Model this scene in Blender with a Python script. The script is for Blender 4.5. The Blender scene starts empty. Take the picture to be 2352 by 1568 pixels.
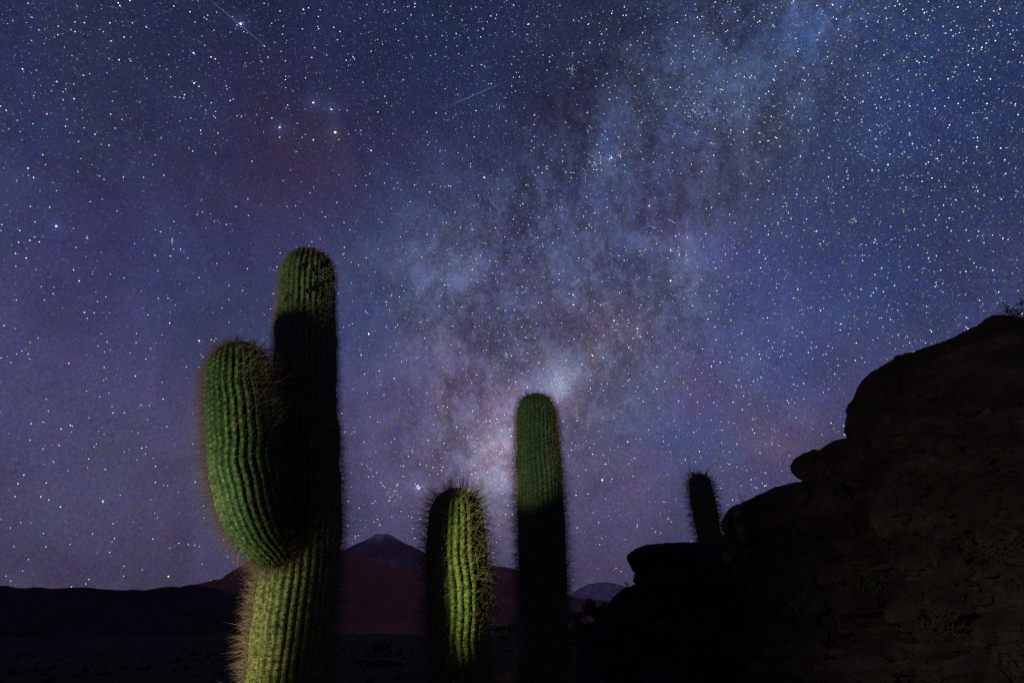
import bpy, math, random
import numpy as np
from mathutils import Vector, noise
from mathutils.bvhtree import BVHTree

random.seed(7); rng = np.random.default_rng(7)
S = bpy.context.scene
C = S.collection
R = math.radians

# ------------------------------------------------------------------ camera
F = 2352 * 20 / 36                      # focal length in reference pixels
CX, CY = 1176, 784
PITCH = R(25.24)
CAMZ = 1.2
cam_d = bpy.data.cameras.new('camera'); cam = bpy.data.objects.new('camera', cam_d); C.objects.link(cam)
cam.location = (0, 0, CAMZ); cam.rotation_euler = (R(90) + PITCH, 0, 0)
cam_d.lens = 20; cam_d.sensor_width = 36; cam_d.clip_start = 0.05; cam_d.clip_end = 200000
S.camera = cam
cp, sp = math.cos(PITCH), math.sin(PITCH)

def ray(px, py):
    u, v = (px - CX) / F, (CY - py) / F
    return Vector((u, cp - v * sp, sp + v * cp))

def at(px, py, y):
    """world point seen at a reference pixel, y metres ahead of the tripod"""
    d = ray(px, py)
    return Vector((0, 0, CAMZ)) + d * (y / d.y)

def mpp(p):
    """metres per reference pixel at world point p"""
    q = p - Vector((0, 0, CAMZ))
    return (q.y * cp + q.z * sp) / F

# ------------------------------------------------------------------ exposure
S.view_settings.view_transform = 'Standard'; S.view_settings.look = 'None'
S.view_settings.exposure = 0; S.view_settings.gamma = 1
S.view_settings.use_curve_mapping = False
S.cycles.use_denoising = False          # keep the long-exposure grain
S.cycles.max_bounces = 4
S.cycles.filter_width = 1.3

# ------------------------------------------------------------------ night sky
W = bpy.data.worlds.new('World'); S.world = W; W.use_nodes = True
nt = W.node_tree; N = nt.nodes; L = nt.links; N.clear()

def nd(tree, kind, **kw):
    n = tree.nodes.new(kind)
    for k, v in kw.items(): setattr(n, k, v)
    return n

def mth(tree, op, a, b=None, c=None, clamp=False):
    n = tree.nodes.new('ShaderNodeMath'); n.operation = op; n.use_clamp = clamp
    for i, v in enumerate((a, b, c)):
        if v is None: continue
        if isinstance(v, (int, float)): n.inputs[i].default_value = v
        else: tree.links.new(v, n.inputs[i])
    return n.outputs[0]

def vmt(tree, op, a, b=None, out=0):
    n = tree.nodes.new('ShaderNodeVectorMath'); n.operation = op
    for i, v in enumerate((a, b)):
        if v is None: continue
        if isinstance(v, (tuple, list, Vector)): n.inputs[i].default_value = v
        elif op == 'SCALE' and i == 1:
            if isinstance(v, (int, float)): n.inputs['Scale'].default_value = v
            else: tree.links.new(v, n.inputs['Scale'])
        else: tree.links.new(v, n.inputs[i])
    return n.outputs[out]

def noise_n(tree, vec, scale, detail=4, rough=0.55, dist=0.0):
    n = tree.nodes.new('ShaderNodeTexNoise'); n.inputs['Scale'].default_value = scale
    n.inputs['Detail'].default_value = detail; n.inputs['Roughness'].default_value = rough
    n.inputs['Distortion'].default_value = dist
    if vec is not None: tree.links.new(vec, n.inputs['Vector'])
    return n

def ramp(tree, fac, stops):
    n = tree.nodes.new('ShaderNodeValToRGB'); e = n.color_ramp.elements
    while len(e) < len(stops): e.new(0.5)
    for el, (p, c) in zip(e, stops): el.position = p; el.color = (*c, 1)
    tree.links.new(fac, n.inputs[0])
    return n.outputs[0]

tc = N.new('ShaderNodeTexCoord')
D0 = vmt(nt, 'NORMALIZE', tc.outputs['Generated'])
wn = noise_n(nt, D0, 3.2, 5, 0.6)
warp = vmt(nt, 'SCALE', vmt(nt, 'SUBTRACT', wn.outputs['Color'], (0.5, 0.5, 0.5)), 0.09)
wn2 = noise_n(nt, D0, 14, 4, 0.6)
warp2 = vmt(nt, 'SCALE', vmt(nt, 'SUBTRACT', wn2.outputs['Color'], (0.5, 0.5, 0.5)), 0.05)
DW = vmt(nt, 'NORMALIZE', vmt(nt, 'ADD', D0, vmt(nt, 'ADD', warp, warp2)))
sep = N.new('ShaderNodeSeparateXYZ'); L.new(D0, sep.inputs[0])
base = ramp(nt, sep.outputs[2], [
    (0.0, (.072, .058, .118)), (0.10, (.083, .072, .160)), (0.28, (.074, .072, .182)), (0.45, (.050, .058, .170)),
    (0.62, (.034, .041, .120)), (0.78, (.021, .028, .083)), (1.0, (.014, .020, .060))])
BLOBS = [  # pixel direction, angular size in pixels, light added (linear)
    (1122, 1045, 46, .26, .23, .25), (1160, 960, 44, .17, .15, .19), (1290, 880, 36, .14, .15, .21), (1215, 900, 50, .05, .045, .07),
    (1105, 1125, 60, .09, .08, .11), (1180, 1040, 130, .04, .034, .055),
    (960, 590, 80, .018, .034, .07), (1010, 650, 70, .03, .04, .065), (1390, 370, 45, .01, .03, .08), (1600, 230, 55, .02, .035, .09),
    (1850, 40, 80, .018, .046, .125), (1790, 150, 60, .016, .034, .09), (2150, 200, 280, -.004, .004, .030), (1700, 480, 260, .010, .012, .030),
    (1450, 780, 240, .014, .024, .055), (920, 1000, 180, .016, .010, .02), (2000, 120, 200, -.004, .004, .012),
    (1400, 950, 60, -.004, .006, .03), (1520, 1030, 60, -.010, .002, .028), (1640, 980, 60, -.012, .000, .020),
    (1330, 960, 70, .030, .004, .0), (1380, 735, 60, .040, .0, -.03), (2160, 560, 110, .003, -.001, -.012), (2200, 720, 120, -.008, .0, .01),
    (1720, 960, 60, .018, .003, -.002), (1600, 900, 60, .020, .0, -.01), (1480, 1090, 60, .030, .004, .0), (1800, 1030, 50, .030, .004, .0), (1060, 880, 70, .026, .004, .0), (1950, 880, 100, .014, .002, .0),
    (1680, 700, 120, -.008, .0, .022), (1850, 820, 90, -.008, -.002, .02), (2050, 700, 90, -.010, -.002, .012),
    (1160, 745, 46, -.020, -.022, -.045), (1060, 740, 40, -.016, -.020, -.045), (1310, 300, 80, -.004, -.016, -.045),
    (1650, 430, 55, -.004, -.022, -.07), (1560, 500, 45, -.004, -.020, -.06), (1730, 320, 36, -.004, -.022, -.07), (1745, 110, 36, -.014, -.026, -.07),
    (1735, 220, 30, -.010, -.024, -.07), (905, 660, 26, -.014, -.022, -.055), (925, 730, 26, -.010, -.016, -.04), (1400, 180, 90, -.006, -.012, -.035),
    (1480, 470, 30, -.012, -.022, -.05), (1210, 500, 60, -.012, -.016, -.035), (1470, 640, 55, -.010, -.014, -.035), (1520, 700, 36, -.012, -.016, -.03),
    (700, 420, 130, .010, -.002, -.016), (720, 330, 60, .008, .0, -.01), (300, 300, 300, -.004, -.008, -.024), (2330, 450, 220, -.014, -.016, -.04),
    (1100, 960, 26, -.035, -.035, -.05), (1130, 920, 22, -.03, -.03, -.04), (1240, 940, 22, -.03, -.03, -.04),
]
BAND = [(1100, 1120, 90, .6), (1150, 980, 100, 1), (1250, 850, 120, 1), (1200, 700, 150, 1), (1050, 620, 120, .9), (1330, 600, 150, .9), (1420, 450, 150, .9),
        (1500, 330, 130, .9), (1600, 230, 130, .9), (1720, 130, 130, .9), (1860, 30, 140, 1), (1500, 720, 150, .6), (980, 950, 120, .4)]
acc = base
for (px, py, s, r, g, b) in BLOBS:
    d = ray(px, py).normalized()
    a = s / F * (d.dot(Vector((0, cp, sp))))            # angular sigma
    k = 1 / (a * a)
    dot = vmt(nt, 'DOT_PRODUCT', DW, tuple(d), out=1)
    w = mth(nt, 'EXPONENT', mth(nt, 'MULTIPLY_ADD', dot, k, -k))
    acc = vmt(nt, 'ADD', acc, vmt(nt, 'SCALE', (r, g, b), w))
bw = None
for (px, py, sg, wt) in BAND:
    d = ray(px, py).normalized(); a = sg / F * (d.dot(Vector((0, cp, sp)))); k = 1 / (a * a)
    w = mth(nt, 'EXPONENT', mth(nt, 'MULTIPLY_ADD', vmt(nt, 'DOT_PRODUCT', D0, tuple(d), out=1), k, -k))
    bw = mth(nt, 'MULTIPLY', w, wt) if bw is None else mth(nt, 'ADD', bw, mth(nt, 'MULTIPLY', w, wt))
bw = mth(nt, 'MINIMUM', bw, 1.15)
dmap = N.new('ShaderNodeMapping'); dmap.inputs['Rotation'].default_value = (0, R(35), 0); dmap.inputs['Scale'].default_value = (1.35, 1, 1.0)
L.new(D0, dmap.inputs[0])
c1_ = noise_n(nt, dmap.outputs[0], 12, 10, 0.70, 0.1)
c3_ = noise_n(nt, dmap.outputs[0], 34, 8, 0.75, 0.1)
clump = mth(nt, 'ADD', mth(nt, 'MULTIPLY_ADD', c1_.outputs['Fac'], 1.7, -0.52), mth(nt, 'MULTIPLY_ADD', c3_.outputs['Fac'], 1.8, -0.78), clamp=True)
c2_ = noise_n(nt, dmap.outputs[0], 4.6, 12, 0.72, 0.1)
lane = mth(nt, 'SUBTRACT', 1.0, mth(nt, 'MULTIPLY', mth(nt, 'ABSOLUTE', mth(nt, 'SUBTRACT', c2_.outputs['Fac'], 0.5)), 13), clamp=True)
gr = noise_n(nt, D0, 120, 5, 0.8)
grain = mth(nt, 'MULTIPLY_ADD', gr.outputs['Fac'], 3.4, -0.7, clamp=False)
hue = ramp(nt, sep.outputs[2], [(.15, (.125, .100, .115)), (.42, (.096, .096, .128)), (.62, (.056, .074, .138)), (.85, (.034, .058, .128))])
acc = vmt(nt, 'ADD', acc, vmt(nt, 'SCALE', hue, mth(nt, 'MULTIPLY', mth(nt, 'MULTIPLY', bw, clump), grain)))
lanec = vmt(nt, 'SUBTRACT', (1.0, 1.0, 1.0), vmt(nt, 'SCALE', (.30, .40, .42), mth(nt, 'MULTIPLY', bw, lane)))
acc = vmt(nt, 'MULTIPLY', acc, lanec)
cl = noise_n(nt, D0, 8, 9, 0.66, 0.8)
mod = mth(nt, 'MULTIPLY_ADD', cl.outputs['Fac'], 1.1, 0.45)
tint = noise_n(nt, D0, 5.5, 6, 0.6, 0.5)
acc = vmt(nt, 'MULTIPLY', acc, vmt(nt, 'ADD', vmt(nt, 'SCALE', vmt(nt, 'SUBTRACT', tint.outputs['Color'], (0.5, 0.5, 0.5)), 0.55), (1.0, 1.0, 1.0)))
fine = nd(nt, 'ShaderNodeTexNoise'); fine.inputs['Scale'].default_value = 250; fine.inputs['Detail'].default_value = 2
fine.inputs['Roughness'].default_value = 0.8; L.new(D0, fine.inputs['Vector'])
fvec = vmt(nt, 'ADD', vmt(nt, 'SCALE', vmt(nt, 'SUBTRACT', fine.outputs['Color'], (0.5, 0.5, 0.5)), 1.9), (1.0, 1.0, 1.0))
acc = vmt(nt, 'SCALE', acc, mod)
acc = vmt(nt, 'MULTIPLY', acc, fvec)
acc = vmt(nt, 'MAXIMUM', acc, (.004, .005, .016))
for (px, py, sg, r, g, b) in [(766, 303, 14, .06, .05, .05), (761, 250, 13, .05, .06, .12), (719, 236, 13, .04, .05, .14), (643, 293, 12, .03, .05, .12),
        (552, 54, 12, .03, .07, .16), (129, 520, 12, .03, .05, .12), (960, 1118, 13, .10, .09, .24), (1317, 700, 12, .05, .06, .14), (1293, 876, 26, .05, .08, .15)]:
    d = ray(px, py).normalized(); a = sg / F * (d.dot(Vector((0, cp, sp)))); k = 1 / (a * a)
    w = mth(nt, 'EXPONENT', mth(nt, 'MULTIPLY_ADD', vmt(nt, 'DOT_PRODUCT', D0, tuple(d), out=1), k, -k))
    acc = vmt(nt, 'ADD', acc, vmt(nt, 'SCALE', (r * .4, g * .4, b * .45), w))  # bloom round the brightest stars, painted into the sky as soft halos
bg = N.new('ShaderNodeBackground'); bg.inputs['Strength'].default_value = 0.84
L.new(acc, bg.inputs['Color'])
wo = N.new('ShaderNodeOutputWorld'); L.new(bg.outputs[0], wo.inputs[0])

# ------------------------------------------------------------------ the photographer's torches and one added slope fill (no sun: moonless night)
def torch_or_fill(name, loc, target, power, cone, color, blend=0.3, radius=0.012, scale=(1, 1, 1), roll=0.0):
    ld = bpy.data.lights.new(name, 'SPOT'); ld.energy = power; ld.color = color
    ld.spot_size = R(cone); ld.spot_blend = blend; ld.shadow_soft_size = radius
    o = bpy.data.objects.new(name, ld); C.objects.link(o)
    o.location = loc
    q = (Vector(target) - Vector(loc)).to_track_quat('-Z', 'Y'); e = q.to_euler()
    o.rotation_euler = e; o.scale = scale
    return o
torch_or_fill('torch_or_fill', (-2.05, 1.35, 0.98), (-1.26, 4.45, 1.30), 300, 126, (1.0, .98, .70), 0.22, 0.02, (0.160, 1, 1))
torch_or_fill('torch_or_fill', (-2.2, 1.0, 0.70), at(1048, 1222, 3.36), 900, 25, (.86, 1.0, .52), 0.7, 0.01, (0.140, 1, 1))
torch_or_fill('torch_or_fill', (-1.68, 0.9, 1.76), at(1222, 1022, 5.1), 560, 15.5, (.84, 1.0, .68), 0.55, 0.07, (0.6, 1, 1))
torch_or_fill('torch_or_fill', (-1.6, -0.4, 1.9), (6.5, 4.2, 2.4), 900, 66, (1.0, .84, .62), 1.0, 0.05)  # unseen fill spot added to lift and warm the dark rock slope

# ------------------------------------------------------------------ helpers
def link(name, me, mat=None, parent=None, **props):
    o = bpy.data.objects.new(name, me); C.objects.link(o)
    if mat is not None and me is not None: me.materials.append(mat)
    if parent is not None: o.parent = parent
    for k, v in props.items(): o[k] = v
    return o

def fast_mesh(name, V, Fq, smooth=True):
    V = np.asarray(V, np.float32); Fq = np.asarray(Fq, np.int32)
    me = bpy.data.meshes.new(name)
    k = Fq.shape[1]
    me.vertices.add(len(V)); me.vertices.foreach_set('co', V.ravel())
    me.loops.add(Fq.size); me.loops.foreach_set('vertex_index', Fq.ravel())
    me.polygons.add(len(Fq))
    me.polygons.foreach_set('loop_start', np.arange(0, Fq.size, k, dtype=np.int32))
    me.polygons.foreach_set('use_smooth', np.full(len(Fq), smooth))
    me.update(calc_edges=True); me.validate()
    return me

def empty(name, loc, **props):
    o = bpy.data.objects.new(name, None); C.objects.link(o); o.location = loc
    o.empty_display_size = .2
    for k, v in props.items(): o[k] = v
    return o

def adopt(o, root):
    o.parent = root; o.matrix_parent_inverse = root.matrix_world.inverted() if root.type != 'EMPTY' else \
        __import__('mathutils').Matrix.Translation(-Vector(root.location))

def mat(name):
    m = bpy.data.materials.new(name); m.use_nodes = True
    t = m.node_tree; b = t.nodes['Principled BSDF']
    return m, t, b

def set_rough(b, r, spec=0.3):
    b.inputs['Roughness'].default_value = r
    b.inputs['Specular IOR Level'].default_value = spec

def bump(t, b, h, strength, dist):
    n = t.nodes.new('ShaderNodeBump'); n.inputs['Strength'].default_value = strength
    n.inputs['Distance'].default_value = dist
    t.links.new(h, n.inputs['Height']); t.links.new(n.outputs[0], b.inputs['Normal'])

def two_tone(name, stops, scale, detail=6, rough=0.95, bscale=None, bstr=0.5, bdist=0.02, stretch=(1, 1, 1), spec=0.15):
    m, t, b = mat(name); set_rough(b, rough, spec)
    tcn = t.nodes.new('ShaderNodeTexCoord'); mp = t.nodes.new('ShaderNodeMapping'); mp.inputs['Scale'].default_value = stretch
    t.links.new(tcn.outputs['Object'], mp.inputs[0])
    n = noise_n(t, mp.outputs[0], scale, detail, 0.6)
    t.links.new(ramp(t, n.outputs['Fac'], stops), b.inputs['Base Color'])
    if bscale:
        n2 = noise_n(t, mp.outputs[0], bscale, 6, 0.65); bump(t, b, n2.outputs['Fac'], bstr, bdist)
    return m

# ------------------------------------------------------------------ materials
M_ground = two_tone('desert_soil', [(.3, (.012, .006, .002)), (.55, (.020, .011, .004)), (.75, (.032, .019, .008))], 1.7, 8, bscale=14, bdist=.03)
M_plain = two_tone('red_plain', [(.3, (.50, .14, .05)), (.55, (.74, .23, .08)), (.75, (.85, .34, .13))], .004, 8, stretch=(.35, 1.6, 1), bscale=.2, bdist=1)
M_hill = two_tone('dark_hill', [(.3, (.016, .010, .012)), (.6, (.035, .018, .018)), (.8, (.06, .03, .03))], .012, 8, bscale=.08, bdist=2)
M_foot = two_tone('foothill', [(.3, (.17, .040, .026)), (.6, (.32, .078, .048)), (.8, (.46, .14, .08))], .0022, 8, bscale=.02, bdist=12)
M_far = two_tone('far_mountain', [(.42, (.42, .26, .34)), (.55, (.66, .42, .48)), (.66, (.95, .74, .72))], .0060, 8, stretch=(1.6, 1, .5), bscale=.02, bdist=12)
M_rock = two_tone('weathered_rock', [(.28, (.014, .011, .009)), (.48, (.030, .023, .018)), (.62, (.060, .046, .036)), (.8, (.12, .095, .08))],
                  1.3, 9, bscale=11, bstr=1.0, bdist=.12, stretch=(1, 1, 1.7))
M_twig = two_tone('dry_twig', [(.3, (.02, .015, .01)), (.7, (.05, .038, .025))], 9)
M_grass = two_tone('dry_grass', [(.3, (.03, .02, .01)), (.7, (.08, .055, .03))], 9)
M_leaf = two_tone('shrub_leaf', [(.3, (.018, .024, .012)), (.7, (.05, .05, .03))], 7)

M_volc, t_, b_ = mat('volcano_slopes'); set_rough(b_, .95, .1)
tcn = t_.nodes.new('ShaderNodeTexCoord')
at_s = t_.nodes.new('ShaderNodeAttribute'); at_s.attribute_name = 'snow'
nv = noise_n(t_, tcn.outputs['Object'], .004, 7, .62)
dk = ramp(t_, nv.outputs['Fac'], [(.3, (.15, .070, .085)), (.6, (.25, .110, .13)), (.8, (.40, .18, .18))])
mx = t_.nodes.new('ShaderNodeMix'); mx.data_type = 'RGBA'
t_.links.new(at_s.outputs['Fac'], mx.inputs['Factor']); t_.links.new(dk, mx.inputs['A'])
mx.inputs['B'].default_value = (.90, .52, .50, 1); t_.links.new(mx.outputs['Result'], b_.inputs['Base Color'])

def cactus_mat(name, young, mid, old, pale_amt, aging=.3):
    m, t, b = mat(name); set_rough(b, .62, .25)
    tcn = t.nodes.new('ShaderNodeTexCoord')
    n1 = noise_n(t, tcn.outputs['Object'], 3.4, 5, .6, .3)
    sz = t.nodes.new('ShaderNodeSeparateXYZ'); t.links.new(tcn.outputs['Object'], sz.inputs[0])
    ag = mth(t, 'MULTIPLY_ADD', sz.outputs[2], -.16, aging)
    col = ramp(t, mth(t, 'ADD', n1.outputs['Fac'], ag), [(.30, young), (.5, mid), (.68, old)])
    n3 = noise_n(t, tcn.outputs['Object'], 42, 5, .7)
    pale = ramp(t, n3.outputs['Fac'], [(.42, (0, 0, 0)), (.72, (1, 1, 1))])
    fe = t.nodes.new('ShaderNodeAttribute'); fe.attribute_name = 'felt'
    n4 = noise_n(t, tcn.outputs['Object'], 5.2, 4, .6)
    d1 = mth(t, 'MULTIPLY', mth(t, 'ADD', mth(t, 'MULTIPLY_ADD', n4.outputs['Fac'], 3.2, -1.25), mth(t, 'MULTIPLY', ag, 1.6), clamp=True), pale_amt)  # pale patches gather towards the base; also paint extra brightness there
    fac = mth(t, 'MAXIMUM', mth(t, 'MULTIPLY', pale, d1), mth(t, 'MULTIPLY', fe.outputs['Fac'], .28))
    mx = t.nodes.new('ShaderNodeMix'); mx.data_type = 'RGBA'
    t.links.new(fac, mx.inputs['Factor']); t.links.new(col, mx.inputs['A'])
    mx.inputs['B'].default_value = (.25, .30, .10, 1)
    n5 = noise_n(t, tcn.outputs['Object'], 48, 3, .6)
    dark = ramp(t, n5.outputs['Fac'], [(.38, (.28, .28, .28)), (.54, (1, 1, 1))])
    mu = t.nodes.new('ShaderNodeMix'); mu.data_type = 'RGBA'; mu.blend_type = 'MULTIPLY'; mu.inputs['Factor'].default_value = 1
    t.links.new(mx.outputs['Result'], mu.inputs['A']); t.links.new(dark, mu.inputs['B'])
    t.links.new(mu.outputs['Result'], b.inputs['Base Color'])
    bump(t, b, n3.outputs['Fac'], .6, .008)
    return m
M_c1 = cactus_mat('cactus_skin_old', (.048, .098, .036), (.060, .092, .020), (.125, .125, .018), .8, .24)  # tip and base tones also lightened so head and foot look brighter lit
M_c1a = cactus_mat('cactus_skin_arm', (.006, .046, .011), (.013, .052, .010), (.036, .060, .012), .12)
M_c2 = cactus_mat('cactus_skin_bright', (.020, .070, .010), (.046, .092, .012), (.080, .100, .014), .15)
M_c3 = cactus_mat('cactus_skin_dark', (.012, .042, .012), (.022, .052, .013), (.045, .062, .017), .25)

def spine_mat(name, c1, c2):
    m, t, b = mat(name); set_rough(b, .5, .3)
    a = t.nodes.new('ShaderNodeAttribute'); a.attribute_name = 'tone'
    t.links.new(ramp(t, a.outputs['Fac'], [(0, c1), (.55, c2), (1, tuple(min(1, q * 2.6) for q in c2))]), b.inputs['Base Color'])
    return m
M_sp = spine_mat('cactus_spines', (.015, .009, .005), (.085, .058, .034))
M_sppale = spine_mat('pale_spines', (.10, .085, .05), (.40, .36, .25))
M_scar = two_tone('cactus_scar', [(.4, (.008, .007, .005)), (.7, (.03, .024, .016))], 30)

def emit_attr(name, strength):
    m = bpy.data.materials.new(name); m.use_nodes = True; t = m.node_tree; t.nodes.clear()
    a = t.nodes.new('ShaderNodeAttribute'); a.attribute_name = 'glow'
    e = t.nodes.new('ShaderNodeEmission'); e.inputs['Strength'].default_value = strength
    o = t.nodes.new('ShaderNodeOutputMaterial')
    t.links.new(a.outputs['Color'], e.inputs['Color']); t.links.new(e.outputs[0], o.inputs[0])
    m.cycles.emission_sampling = 'NONE'
    return m
M_star = emit_attr('starlight', 1.0)

# ------------------------------------------------------------------ stars
def CR(ox, oy, k, pts):    # crop coordinates -> reference pixels
    return [((ox + x / k) * .57422, (oy + y / k) * .57422, m, c) for (x, y, m, c) in pts]
def P_(s, c='w'):          # 'x,y,mag' tokens
    out = []
    for tok in s.split():
        a = tok.split(','); out.append((float(a[0]), float(a[1]), float(a[2]) if len(a) > 2 else 1.0, a[3] if len(a) > 3 else c))
    return out
BR = []
BR += CR(0, 0, 1.96, P_('940,46,1.4,o 1888,187,2.6,b 1517,417,1.8,b 1654,448,1.5 1689,464,1.5,o 1521,653,1.6 588,250,1.2 662,180,1.2 862,181,1.2 587,174,1.1 973,293,1.3 177,543,1.4 445,640,1.2 368,894,1.3,o 904,1006,1.2,o 868,896,1.2 1708,1045,1.3,o 1284,1375,1.3,o 610,1347,1.1,r 967,1390,1.2 1510,1185,1.2 1657,807,1.1 1691,875 1409,765 48,866,1.2 616,1110,1.1 1363,50,1.1 1628,122,1.1 653,592,1.1 1338,605 1780,700 1828,777 1976,1265,1.2 816,1407 780,1380 457,208,1 453,273,1 1620,152,1 1679,240,.9 404,714,.9,c 515,700,.9 493,721,.9 660,1003,.9 525,937,.9 136,944,.9 257,971,.9 565,438,.8,c 784,233,.8,c 1253,519,.8,c 1307,544,.9 1322,430,.9 1341,681,.8 957,937,.9 881,793,.9 1676,911 1690,924 1496,926,.9 1197,1290,.9 1263,1084,.9 443,1495,.9 356,1291,.9 223,1375,.9,b 607,52,.8,c 220,27,.9 1806,254,.9 1911,250,.9 1699,97,.9'))
BR += CR(1024, 0, 1.96, P_('372,76,1.7,b 188,89,1.3 364,229,1.3,o 208,270,1.2,o 460,376,1.3,o 817,146,1.1 902,403,1.3,o 707,474,1.3 773,463,1.2 555,433,1.1 94,450,1.2 448,806,2.1,b 591,858,2.0,b 249,825,1.4,o 186,1000,2.0,b 621,1038,2.9,o 449,1098,1.6 649,1096,1.2 903,1181,1.9,b 838,645,1.2 388,611,1.2 1024,809,1.2 1724,868,1.6,b 1826,990,1.3,r 1790,1392,2.2,o 1885,119,1.2 1879,147,1.1 1333,289,1.1 1458,282,1.1 1406,425,1.1 1385,120,1.1 1190,54,1.1,o 1216,120,1.1 1153,628,1.2 1483,698,1.1 503,80 484,210 65,362,1.2 148,335 197,405,1.1 230,478,1.1 234,600 233,690 123,185 869,40 1085,20,1 1577,362 1764,510 1741,241 1690,74 1814,173 1653,1139 1584,1200,1.1 1464,1284 1382,1446 1446,1462 1008,1436,1.1 866,1450,1.1 779,1458,1.1 452,1467,1.1 892,1361,1.1 1029,1284,1.1 823,1023 727,1053 387,1055 362,1078 323,968 214,1415 651,1370,.9 1152,186 1226,450 1117,320 1256,290'))
BR += CR(2048, 0, 1.96, P_('13,42,1.3 198,129,1.2 483,160,1.2 740,231,1.2 722,338,1.2 903,388,1.2,o 1421,406,1.4 1248,503,1.2,o 1360,122,1.2 1749,97,1.2,o 1769,162,1.3,o 1897,135,1.1 1691,240,1.2 657,679,1.2,o 966,675,1.2 819,767,1.2,o 900,802,1.2 1609,857,1.2 1281,829,1.1 1642,703,1.5,b 780,1238,2.3,b 848,1218,1.4,r 850,1230,1.4,r 275,1305,1.5 275,1325,1.4 484,1354,1.5,b 640,1330,1.4 665,1332,1.3 695,1281,1.3 685,1195,1.2,o 416,1138,1.2,o 1812,1367,1.2,o 1325,1360,1.1 59,605,1.2 26,715,1.2 273,549,1.1,o 1238,1526,1.1,o 34,569 285,751 91,1004 595,1038 626,1006 707,1058 1246,464 1067,814,1,o 1043,340 1065,70 376,45 316,437 292,448 1292,1258,1,o 1718,1134,1,o 1536,1264 1227,1332 1147,1432 1036,1432 268,1504 202,1306 452,1425,1,o 1740,1095 1449,1052 1859,862 1979,962 1503,820 1355,885,1.1 1433,880 1508,882 1425,812 1493,252 1580,55 1717,12 1648,186 1008,1190,1,o 935,1185,1,r'))
BR += CR(3072, 0, 1.96, P_('743,797,1.6,o 332,934,1.4,o 361,1004,1.2,o 1185,493,1.3,o 1637,1152,1.6,b 941,1292,1.7,b 816,1334,1.6,o 1019,622,1.2,o 930,148,1.2,o 1961,900,1.4,c 269,623,1.1,o 193,906,1.1 1063,88,1.1 1016,709,1.1 1065,476,1.1 1393,262,1.1 61,63 131,488 240,384 187,25 502,35 570,56 785,108 1087,282 1087,451 1289,85 1257,15 1583,20 1700,12 1672,52 1770,88 1480,203 1731,212 1763,203 1613,304 1627,236,1,o 1573,358 1921,392 1990,440 1472,527 1661,530 1465,566 1266,672 1693,735 1536,787 1905,809 1940,815 1605,888 1411,1003,1.1,o 1109,943,1.1,o 950,777 1030,831 839,820 543,886 550,940 488,1147 430,1183 645,1131 1170,1161 1274,1140 1363,1214,1,o 1532,1279 1481,1345,1,o 1059,1374 1695,1531 1635,1467 1261,1542,1,r 376,1549,1,o 785,1416'))
BR += CR(0, 800, 1.96, P_('440,205,2.1,b 621,634,1.5 1561,1103,1.9,b 817,1312,1.2 738,883,1.2,o 156,240,1.2 146,330,1.2 122,418,1.2 308,328,1.2 682,299,1.2 1214,434,1.2 1333,440,1.2 1546,114,1.3,o 1776,192,1.2 1850,52,1.3 1901,709,1.2 1941,538,1.2 1794,669,1.1 389,56,1.2 238,50,1.1 1160,900,1.1 1069,1045,1.1 839,1114,1.1 1144,1245,1.1 1280,1560,1.4,b 1460,1308,1.1 1559,1308,1.1 31,985,1.1 1560,608,1.1 1794,958,1.1 1242,770,1.1 1317,768,1.1 1472,455,1 1587,95 1680,167 1056,341,.9 597,372 124,518 323,678,.9 349,784,.9 829,758 765,796 684,926 866,581,.9 1238,557,.9 1740,847 1699,498 1270,1056,.9 793,1048,.9 820,1190,.9 172,1181,.9 130,1207,.9 85,1272,.9 237,1117,.9 299,1081,.9 1182,1165,.9 1021,1199,.9 679,1497,.9 853,1512,.9 781,1540 813,1413,.9 1271,1428,.9 918,86 275,171 1360,384 1415,384 1575,1211 1588,1229,.9 1693,1084 1678,1104 707,13 15,193'))
BR += CR(1024, 800, 1.96, P_('885,1052,2.0,b 1021,797,1.6,o 825,1212,1.4 851,1363,1.3 756,970,1.2,o 865,452,1.2 680,428,1.2 690,418,1.2 516,94,1.1,o 543,133,1.3 1341,270,1.3 1604,214,1.3 1876,218,1.3 1709,47,1.1 1142,1267,1.3 1143,670,1.2 1160,712,1.2 1291,955,1.2 1542,987,1.2 1620,1320,1.1 690,176,1.2 736,232,1.2 633,20,1.2 439,326,1.2 311,45,1.1 190,415,1.1 136,735,1.3 1060,751 1047,860 1024,824 1001,690 934,565 804,512,1.2 750,653 730,982 815,1173 1100,1128,1 1052,1148,1 1016,1215,1 1169,922 1480,665 1732,497 1888,513 1793,633 1794,596 1363,126 1364,375 1395,413 1173,415 1064,740 977,1448 763,1481,1.1 870,883,1.1 1945,1055,1.2,b 1987,1470,1.2 1461,1505'))
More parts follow.
